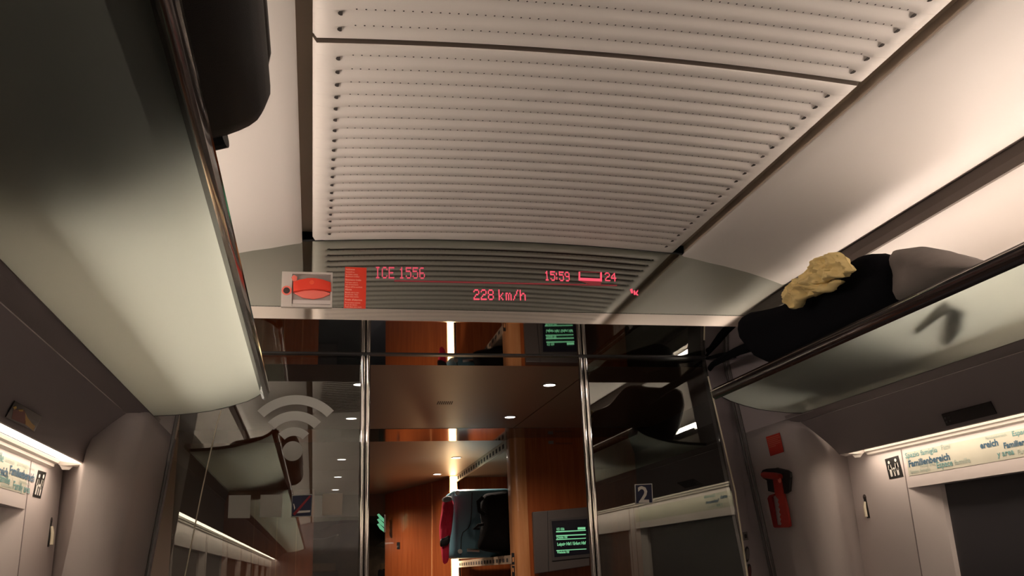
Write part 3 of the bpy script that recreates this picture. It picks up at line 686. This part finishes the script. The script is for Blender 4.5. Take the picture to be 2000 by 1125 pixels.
bm = BM(); prism(bm, PX(hc([(99, 875), (113, 873), (117, 896), (103, 899)]), .003, WF, FNn), FNn*.001); obj('lock_core', bm, BLACK, t)

# ---------------------------------------------------------------- luggage in the saloon
def shelf_z(x):
    P = [(a, b) for a, b in RP]
    for (a, b), (c, d) in zip(P, P[1:]):
        if a <= x <= c: return lerp(b, d, (x-a)/(c-a))+.012
    return P[-1][1]+.012
# left: black hard suitcase overhanging the rail
t = thing('black_suitcase', 'large black hard-shell suitcase lying on the left luggage rack', 'suitcase', (-.92, 1.0, 1.75))
def rbox(bm, x0, x1, y0, y1, z0, z1, r, seg=6):
    box(bm, x0, x1, y0, y1, z0, z1); bmesh.ops.bevel(bm, geom=bm.edges[:], offset=r, segments=seg, affect='EDGES', profile=.5); return bm
TA = math.atan(.21)
def case_pt(u, v, w):       # u across the shelf, v along the carriage, w up from the shelf; lies on the sloping glass
    x = -u*math.cos(TA)-w*math.sin(TA); z = -u*math.sin(TA)+w*math.cos(TA)
    return Vector((-.700+x, v + w*.6 + .10 - (.06-u*.22), 1.776+z))
def case_warp(bm):
    for v_ in bm.verts: v_.co = case_pt(*v_.co)
    return bm
obj('shell', case_warp(rbox(BM(), 0, .43, .30, 1.24, 0, .235, .075)), CASE, t, smooth=60)
bm = BM(); path = [(-.004, .35, .12), (-.004, 1.12, .12), (.006, 1.18, .12), (.035, 1.222, .12), (.08, 1.243, .12), (.34, 1.243, .12)]
tube(bm, [case_pt(*p) for p in path], .0055, 8); obj('zip', bm, mat('zip_grey', (.05, .046, .042), .5), t)
for u in (.09, .33):
    bm = BM(); tube(bm, [case_pt(u-.012, 1.215, .022), case_pt(u+.012, 1.215, .022)], .020, 14); obj('wheel', bm, CASE, t)
t = thing('black_bag', 'long black soft travel bag lying on the right luggage rack', 'bag', (1.0, 2.5, 1.74))
OUT = [onX(*p, .865) for p in ((1500, 706), (1455, 672), (1443, 645), (1450, 622), (1490, 607), (1535, 596), (1580, 566), (1630, 530), (1680, 505), (1702, 497), (1714, 514), (1716, 570), (1690, 615), (1600, 668))]
bm = BM(); back = Vector((1, 0, 0)); 
nO = len(OUT)
def bag_ring(x, sc, dz, drop):
    c = sum(OUT, Vector())/nO
    return [Vector((x, c.y+(p.y-c.y)*sc, c.z+(p.z-c.z)*sc+dz-(drop if p.z < c.z else drop*.2))) for p in OUT]
R_ = [bag_ring(.845, .90, .0, 0), bag_ring(.865, 1.0, 0, 0), bag_ring(.95, 1.0, 0, .03), bag_ring(1.03, 1.0, 0, .055), bag_ring(1.10, .98, 0, .065), bag_ring(1.135, .86, 0, .04)]
for ring in R_:
    for p in ring: p.z = max(p.z, shelf_z(min(p.x, 1.146))+.004 if p.x > .83 else 1.76); p += Vector((0, noise.noise(p*9), noise.noise(p*9+Vector((5, 0, 0)))*.5))*.008
V_ = [[bm.verts.new(p) for p in ring] for ring in R_]
for u_, v_ in zip(V_, V_[1:]):
    for k in range(nO): bm.faces.new((u_[k], u_[(k+1) % nO], v_[(k+1) % nO], v_[k]))
for ring in (V_[0], V_[-1]):
    c = bm.verts.new(sum((v.co for v in ring), Vector())/nO)
    for k in range(nO): bm.faces.new((ring[k], ring[(k+1) % nO], c))
bmesh.ops.recalc_face_normals(bm, faces=bm.faces[:])
bmesh.ops.subdivide_edges(bm, edges=bm.edges[:], cuts=1, use_grid_fill=True, smooth=.6)
obj('body', bm, FABRIC, t, smooth=70)
bm = BM(); tube(bm, [onX(1478, 672, .93), onX(1440, 686, .95), onX(1412, 700, .97), onX(1392, 712, 1.0), onX(1380, 728, 1.02)], [.022, .018, .015, .012, .010], 8); tube(bm, [onX(1440, 690, .96), onX(1405, 694, .97), onX(1380, 700, .98)], [.012, .009, .006], 8); obj('strap', bm, FABRIC, t, smooth=60)
t = thing('dark_jacket', 'charcoal fabric jacket heaped on the rack beside the black bag', 'jacket', (.98, 1.9, 1.74))
OUT = [onX(*p, .87) for p in ((1745, 489), (1765, 489), (1790, 496), (1840, 510), (1888, 526), (1875, 540), (1820, 568), (1765, 595), (1735, 600), (1728, 550), (1728, 500))]
OUT = [p+Vector((.075, 0, .012)) for p in OUT]
bm = BM(); pillow(bm, OUT, (1, 0, 0), .19, rings=8, rough=.012, seed=5)
obj('jacket_body', bm, JACKET, t, smooth=70)
# yellow cloth draped over the bag
z3 = lambda P: [(1500+x/4.6875, 460+y/4.6875) for x, y in P]
t = thing('yellow_cloth', 'crumpled pale yellow cloth draped over the top of black bag', 'cloth', onX(1600, 560, .86))
up = z3([(640, 150), (700, 180), (728, 232), (780, 310), (762, 335), (690, 385), (610, 395), (560, 412), (480, 445), (400, 462), (330, 468), (272, 465), (290, 415), (305, 365), (350, 315), (400, 268), (460, 215), (550, 175)])
lo = z3([(300, 380), (230, 410), (190, 450), (165, 500), (158, 560), (170, 625), (200, 668), (260, 672), (300, 640), (335, 600), (372, 550), (440, 560), (480, 520), (530, 525), (600, 512), (640, 470), (672, 410), (600, 400), (450, 380)])
bm = BM(); pillow(bm, [onX(x, y, .78) for x, y in lo], (1, .1, 0), .05, rings=16, crease=.05, rough=.012, seed=9, ctr=onX(*z3([(330, 480)])[0], .78)); obj('lower_folds', bm, YELLOW, t, smooth=80)
bm = BM(); pillow(bm, [onX(x, y, .765) for x, y in up], (1, .1, 0), .035, rings=16, crease=.045, rough=.012, seed=4, ctr=onX(*z3([(530, 320)])[0], .765)); obj('upper_fold', bm, YELLOW, t, smooth=80)
# strap whose shadow shows through the right shelf
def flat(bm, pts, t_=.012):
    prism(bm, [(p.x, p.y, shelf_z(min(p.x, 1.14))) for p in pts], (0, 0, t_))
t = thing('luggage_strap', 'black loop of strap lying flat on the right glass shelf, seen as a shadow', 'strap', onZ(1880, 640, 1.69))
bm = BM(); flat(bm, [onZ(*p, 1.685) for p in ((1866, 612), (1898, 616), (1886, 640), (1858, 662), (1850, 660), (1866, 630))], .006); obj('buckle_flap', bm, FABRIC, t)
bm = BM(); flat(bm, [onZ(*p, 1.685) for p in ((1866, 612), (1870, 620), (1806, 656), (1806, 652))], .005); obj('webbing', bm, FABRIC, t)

# ---------------------------------------------------------------- vestibule
YV0 = 3.685; ZV = ZC+.004
bm = BM(); box(bm, -1.48, .553, YV0, 5.44, ZV, ZV+.02); box(bm, .559, 1.48, YV0, 5.44, ZV, ZV+.02); box(bm, -1.48, 1.48, 5.97, 16.4, ZV, ZV+.02); 
struct('ceiling_vestibule', bm, VCEIL)
struct('trim_12', box(BM(), -1.48, 1.48, 5.44, 5.97, ZV-.002, ZV+.02), VCEILM)
struct('wall_vestibule_left', box(BM(), -1.52, -1.48, 3.6, 16.4, 0, ZV), DARKW)
struct('wall_vestibule_right', box(BM(), 1.48, 1.52, 3.6, 16.4, 0, ZV), DARKW)
# ceiling grille
t = thing('ceiling_grille', 'tiny slotted vent in the brown vestibule ceiling', 'vent', onZ(867, 787, ZV))
for k in range(8):
    bm = BM(); x = 853+k*3.9
    prism(bm, [onZ(a, b, ZV-.0006) for a, b in ((x, 790), (x+1.8, 790), (x+4.6, 784), (x+2.8, 784))], (0, 0, .0008)); obj('slot', bm, HOLE, t)
dl = [(.446, 4.10, 'nearest of the right-hand row'), (.446, 5.02, 'second of the right-hand row'), (.42, 6.90, 'third of the right-hand row'), (.425, 8.08, 'furthest of the right-hand row'),
      (-.446, 4.10, 'nearest of the left-hand row'), (-.446, 5.04, 'second of the left-hand row'), (-.443, 6.90, 'third of the left-hand row'), (-.438, 8.15, 'fourth of the left-hand row'), (-.431, 9.39, 'furthest of the left-hand row')]
for x, y, lab in dl:
    t = thing('downlight', 'small round recessed downlight in vestibule ceiling, '+lab, 'light', (x, y, ZV-.004), 'vestibule downlights')
    r = .023+.0012*y; bm = BM()
    for k in range(24):
        a0, a1 = 2*math.pi*k/24, 2*math.pi*(k+1)/24
        prism(bm, [(x+rr*math.cos(a), y+rr*math.sin(a), ZV-.004) for a, rr in ((a0, r*1.3), (a1, r*1.3), (a1, r), (a0, r))], (0, 0, .004))
    obj('ring', bm, STEEL, t)
    bm = BM(); disc(bm, (x, y, ZV-.003), (0, 0, 1), r, 20, .002); obj('lamp', bm, LAMP, t)

# right cherry wall, pillar and information screen
struct('wall_cherry_right', box(BM(), .70, 1.48, 5.86, 5.90, 0, ZV), WOODD)
t = thing('wood_column', 'rounded orange wood column at the edge of the luggage bay', 'column', (.655, 5.9, 0))
bm = BM()
P = [(.608, 5.98), (.608, 5.90)] + [(.648-.040*math.cos(a), 5.90-.048*math.sin(a)) for a in (q(20), q(45), q(70), q(90))] + [(.69, 5.852), (.708, 5.856), (.708, 5.98)]
P = [(x+.012, y) for x, y in P]
prism(bm, [(x, y, 0) for x, y in P], (0, 0, ZV)); obj('column_body', bm, WOODO, t, smooth=40)
CF = 5.8505
bm = BM(); prism(bm, [onY(*p, CF) for p in ((999, 1080), (1004.5, 1080), (1006, 1135), (1000.5, 1135))], (0, -.002, 0)); obj('vertical_label', bm, BLACK, t)
for P in (((1000.5, 1089), (1003.8, 1088), (1004, 1097), (1001, 1098)), ((1000.5, 1103), (1005, 1103), (1005, 1105), (1000.5, 1105)), ((1000.5, 1109), (1003, 1109), (1003.5, 1117), (1001, 1117))):
    bm = BM(); prism(bm, [onY(*p, CF-.0022) for p in P], (0, -.0005, 0)); obj('label_mark', bm, WOODO, t)
t = thing('information_screen', 'grey wall unit with a black screen showing green timetable lines', 'screen', (.84, 5.6, 1.1))
qa = lambda x, y: on(x, y, onY(1040, 1000, 5.72), Vector((-.18, -1, 0)).normalized())
QN = Vector((-.18, -1, 0)).normalized()
bm = BM(); prism(bm, PX([(1040, 1000), (1150, 990), (1152, 1105), (1045, 1121)], 0, qa, QN), -QN*.12, bev=.004); obj('unit', bm, mat('unit_grey', (.075, .06, .054), .45), t)
bm = BM(); prism(bm, PX([(1068.8, 998), (1069.8, 998), (1072, 1117), (1071, 1117)], .0005, qa, QN), QN*.001); obj('seam', bm, BLACK, t)
bm = BM(); prism(bm, PX([(1073, 1014), (1150, 1008), (1152, 1088), (1078, 1096)], .0005, qa, QN), QN*.006, bev=.002); obj('bezel', bm, mat('bezel_grey', (.055, .048, .045), .4), t)
bm = BM(); prism(bm, PX([(1077, 1018), (1150, 1013), (1151, 1081), (1083, 1088)], .007, qa, QN), QN*.001); obj('screen_glass', bm, mat('screen_black', (.012, .012, .02), .15), t)
bm = BM()
for P in ([(1086, 1037.5), (1144, 1035), (1144, 1036.8), (1086, 1040)], [(1086, 1045.5), (1144, 1043), (1144, 1045), (1086, 1047.8)], [(1086, 1053), (1144, 1050.5), (1144, 1052), (1086, 1055)], [(1086.5, 1074.5), (1145, 1071.5), (1145, 1073), (1086.5, 1076.3)], [(1128, 1030), (1143, 1029.5), (1143, 1034), (1128, 1034.5)]): prism(bm, PX(P, .0085, qa, QN), QN*.0005)
obj('screen_lines', bm, GREEN, t)
bm = BM()
for s_, p0, p1, sz in (('ICE 1556', (1087, 1036), (1102, 1035.5), .021), ('Dresden Hbf', (1087, 1052), (1108, 1051), .021), ('Leipzig Hbf / Erfurt Hbf', (1088, 1066), (1144, 1063), .026), ('Wiesbaden Hbf', (1088, 1081), (1112, 1080), .021)):
    bm = BM(); a, b = qa(*p0), qa(*p1); text_bm(bm, s_, a, (b-a), (0, 0, 1), sz, (b-a).length, .009, 0, .03); obj('screen_text', bm, GREEN, t, keepn=True)

t = thing('wall_label', 'faint grey lettering high on the dark cherry wall', 'sign', onY(1090, 864, 5.855))
bm = BM(); prism(bm, [onY(*p, 5.857) for p in ((1071, 861), (1081, 861), (1081, 867), (1071, 867))], (0, -.001, 0)); obj('symbol', bm, mat('label_grey', (.25, .2, .17), .6), t)
bm = BM(); a, b = onY(1085, 868, 5.857), onY(1117, 868, 5.857); text_bm(bm, 'Information', a, (1, 0, 0), (0, 0, 1), .022, (b-a).length, .002, 0, .005); obj('lettering', bm, mat('label_brown', (.11, .055, .035), .6), t, keepn=True)

# luggage bay between column and light strip
struct('wall_bay_back', box(BM(), 1.10, 1.14, 5.90, 8.30, 0, ZV), DARKW)
struct('wall_bay_end', box(BM(), .66, 1.48, 8.30, 8.36, 0, ZV), WOODD)
def holed_lip(name, z0, z1, label, group):
    t = thing(name, label, 'shelf', (.62, 7, z0), group)
    bm = BM(); box(bm, .62, 1.10, 5.95, 8.28, z1, z1+.012); obj('board', bm, mat('shelf_board', (.16, .12, .09), .5), t)
    bm = BM(); box(bm, .612, .622, 5.95, 8.25, z0, z1+.014); obj('lip', bm, mat('lip_wood', (.42, .30, .20), .4), t)
    n = 18
    for k in range(n):
        y = 6.02+k*(2.15/n); bm = BM(); box(bm, .6105, .613, y, y+.055, z0+.012, z1-.004); obj('cutout', bm, HOLE, t)
holed_lip('bay_shelf', 1.175, 1.215, 'lower luggage bay shelf with cut-out lip, under the teal suitcase', 'luggage bay shelves')
holed_lip('bay_shelf', 1.912, 1.958, 'upper luggage bay edge with cut-out lip, just below the ceiling', 'luggage bay shelves')
t = thing('vertical_light', 'tall glowing warm light strip at the far end of luggage bay', 'light', (.60, 8.25, 0))
bm = BM(); box(bm, .565, .618, 8.22, 8.25, .3, ZV-.01); obj('diffuser', bm, STRIPL, t)
bm = BM(); box(bm, .560, .625, 8.25, 8.27, .2, ZV); box(bm, .618, .625, 8.21, 8.27, .2, ZV); obj('housing', bm, WOODO, t)
# teal suitcase
t = thing('teal_suitcase', 'large teal hard-shell suitcase standing on the luggage bay shelf', 'suitcase', (.55, 6.9, 1.23))
obj('shell', rbox(BM(), .325, .80, 6.60, 7.0, 1.230, 1.712, .06), TEAL, t, smooth=60)
bm = BM(); pts = [(922, 962), (921, 1000), (919, 1022), (914, 1032), (904, 1040), (901, 1050), (900, 1085)]
tube(bm, [onY(x, y, 6.598) for x, y in pts], .003, 6); obj('shell_seam', bm, BLACK, t)
bm = BM(); tube(bm, [onY(912, 1074, 6.575), onY(936, 1075, 6.575)], .012, 8); obj('handle', bm, STEEL, t)
for (x, y) in ((893, 963), (898, 1077)):
    bm = BM(); disc(bm, onY(x, y, 6.60), (0, -1, 0), .016, 12, .02); obj('corner_stud', bm, STEEL, t)
t = thing('red_coat', 'crimson coat hanging beside the teal suitcase', 'coat', (.36, 6.5, 1.25))
bm = BM(); pillow(bm, [onY(*p, 6.5) for p in ((866, 976), (878, 973), (886, 985), (883, 1030), (878, 1060), (876, 1094), (866, 1100), (861, 1070), (858, 1035), (862, 1000))], (0, 1, 0), .05, rings=8, crease=.03, rough=.01, seed=3); obj('cloth', bm, PINKRED, t, smooth=80)
bm = BM(); pillow(bm, [onY(*p, 6.45) for p in ((863, 975), (872, 969), (882, 971), (881, 978), (868, 981))], (0, 1, 0), .06, rings=4, rough=.01, seed=3); obj('collar', bm, mat('collar_grey', (.5, .47, .43), .8), t, smooth=80)
bm = BM(); pillow(bm, [onY(*p, 6.44) for p in ((860, 1054), (868, 1050), (878, 1046), (877, 1062), (861, 1068))], (0, 1, 0), .03, rings=4, rough=.01, seed=6); obj('dark_pocket', bm, BLACK, t, smooth=80)
t = thing('dark_backpack', 'dark brown backpack leaning against the front of teal suitcase', 'backpack', (.6, 6.3, 1.23))
bm = BM(); pillow(bm, [onY(*p, 6.3) for p in ((944, 968), (965, 962), (996, 964), (1000, 1010), (1000, 1080), (970, 1080), (935, 1072), (936, 1050), (940, 1020), (938, 995))], (0, 1, 0), .22, rings=7, rough=.02, seed=11); obj('body', bm, BPACK, t, smooth=80)
bm = BM(); tube(bm, [onY(943, 972, 6.2), onY(934, 980, 6.19), onY(936, 998, 6.19), onY(946, 1004, 6.2)], .014, 8); tube(bm, [onY(944, 1024, 6.2), onY(934, 1026, 6.19), onY(926, 1033, 6.19), onY(936, 1032, 6.2)], .010, 8); obj('strap', bm, BPACK, t, smooth=60)

# diagonal cherry wall with two doors, left cabinet, far corridor
A_ = Vector((.60, 8.36, 0)); B_ = Vector((.114, 10.05, 0)); dn = (B_-A_).normalized(); nn = Vector((dn.y, -dn.x, 0)); nn = nn if nn.x < 0 else -nn
bm = BM(); prism(bm, [A_, B_, B_-nn*.05, A_-nn*.05], (0, 0, ZV)); struct('wall_cherry_diagonal', bm, WOODD)
onD = lambda x, y: on(x, y, A_+nn*.001, nn)
bm = BM()
for x in (843,): prism(bm, PX([(x, 944), (x+1.6, 944), (x+1.6, 1125), (x, 1125)], 0, onD, nn), nn*.004)
struct('trim_13', bm, WOODO)
t = thing('door_handle_plate', 'small dark latch on the cherry wood toilet door', 'latch', onD(778, 1063))
bm = BM(); prism(bm, PX([(776, 1059), (781, 1059), (781, 1072), (776, 1072)], 0, onD, nn), nn*.006, bev=.001); obj('plate', bm, BLACK, t); bm = BM(); disc(bm, onD(778.5, 1068)+nn*.006, nn, .012, 10, .01); obj('knob', bm, STEEL, t)
struct('wall_cabinet_left', box(BM(), -1.48, -.635, 9.30, 9.36, 0, ZV), WOODD)
bm = BM()
for x in (-.80, -.985, -1.20): box(bm, x, x+.008, 9.292, 9.30, 0, 1.9)
struct('trim_14', bm, WOODO)
struct('wall_corridor_header', box(BM(), -.66, .13, 10.05, 10.10, 1.745, ZV), mat('header_brown', (.12, .05, .03), .5))
t = thing('green_sign', 'small glowing green slanted sign on the edge of cherry wall', 'sign', onY(745, 1022, 9.8))
for k in range(3):
    bm = BM(); y = 1003+k*9.5; prism(bm, [onY(*p, 9.78) for p in ((736.5, y+2), (740, y), (750, y+10), (750, y+17), (742, y+11))], (0, .01, 0)); obj('bar', bm, GREENS, t)
bm = BM(); box(bm, .085, .10, 9.78, 9.80, 1.56, 1.74); obj('housing', bm, STEEL, t)
# next carriage beyond the doorway
FARC = mat('far_ceiling', (.42, .44, .38), .4)
bm = BM(); sheet(bm, [(lerp(.9, -.9, i/12), 2.0-.35*lerp(-1, 1, i/12)**2) for i in range(13)], 11.0, 15.6, -.02); struct('ceiling_far', bm, FARC)
struct('wall_far', box(BM(), -1.48, 1.48, 15.6, 15.7, 0, ZV), mat('far_wall', (.20, .12, .08), .6, noise_amt=.5, nscale=4))
for s, nm in ((-1, 'left'), (1, 'right')):
    t = thing('far_rack', 'distant %s luggage rack with bright rail in the next carriage' % nm, 'luggage rack', (s*.6, 12, 1.6), 'racks in the next carriage')
    bm = BM(); sheet(bm, [(s*.36, 1.60), (s*.5, 1.56), (s*.85, 1.55)], 11.0, 15.5, .01*s); obj('shelf', bm, FARC, t)
    bm = BM(); tube(bm, [(s*.36, 11.0, 1.60), (s*.36, 15.5, 1.60)], .012, 8); obj('rail', bm, CHROME, t)
    t = thing('far_light', 'distant %s strip light below the rack in the next carriage' % nm, 'light', (s*.85, 12, 1.5), 'lights in the next carriage')
    bm = BM(); box(bm, s*.80, s*.86, 11.2, 15.4, 1.50, 1.515); obj('diffuser', bm, emis('far_diffuser_'+nm, (1, .9, .7), 2.2), t)
SEAT = mat('far_seat', (.05, .035, .04), .8); WOODS = mat('far_seat_wood', (.35, .2, .10), .5)
k = 0
for y in (11.6, 12.5, 13.4, 14.3):
    for s in (-1, 1):
        t = thing('train_seat', 'dim high-backed seat in the next carriage, %s side, row %s from the door' % ('left' if s < 0 else 'right', ('first', 'second', 'third', 'last')[(11.6, 12.5, 13.4, 14.3).index(y)]), 'seat', (s*.6, y, 0), 'seats in the next carriage')
        bm = BM(); box(bm, s*.33, s*.80, y, y+.10, .45, 1.22, bev=.03); obj('backrest', bm, SEAT, t)
        bm = BM(); box(bm, s*.33, s*.80, y-.45, y, .38, .47, bev=.02); obj('seat', bm, SEAT, t)
        bm = BM(); box(bm, s*.36, s*.76, y-.01, y+.09, 1.20, 1.30, bev=.02); obj('headrest', bm, WOODS, t)
        bm = BM(); box(bm, s*.4, s*.7, y-.35, y-.05, 0, .39, bev=.01); obj('base', bm, SEAT, t)
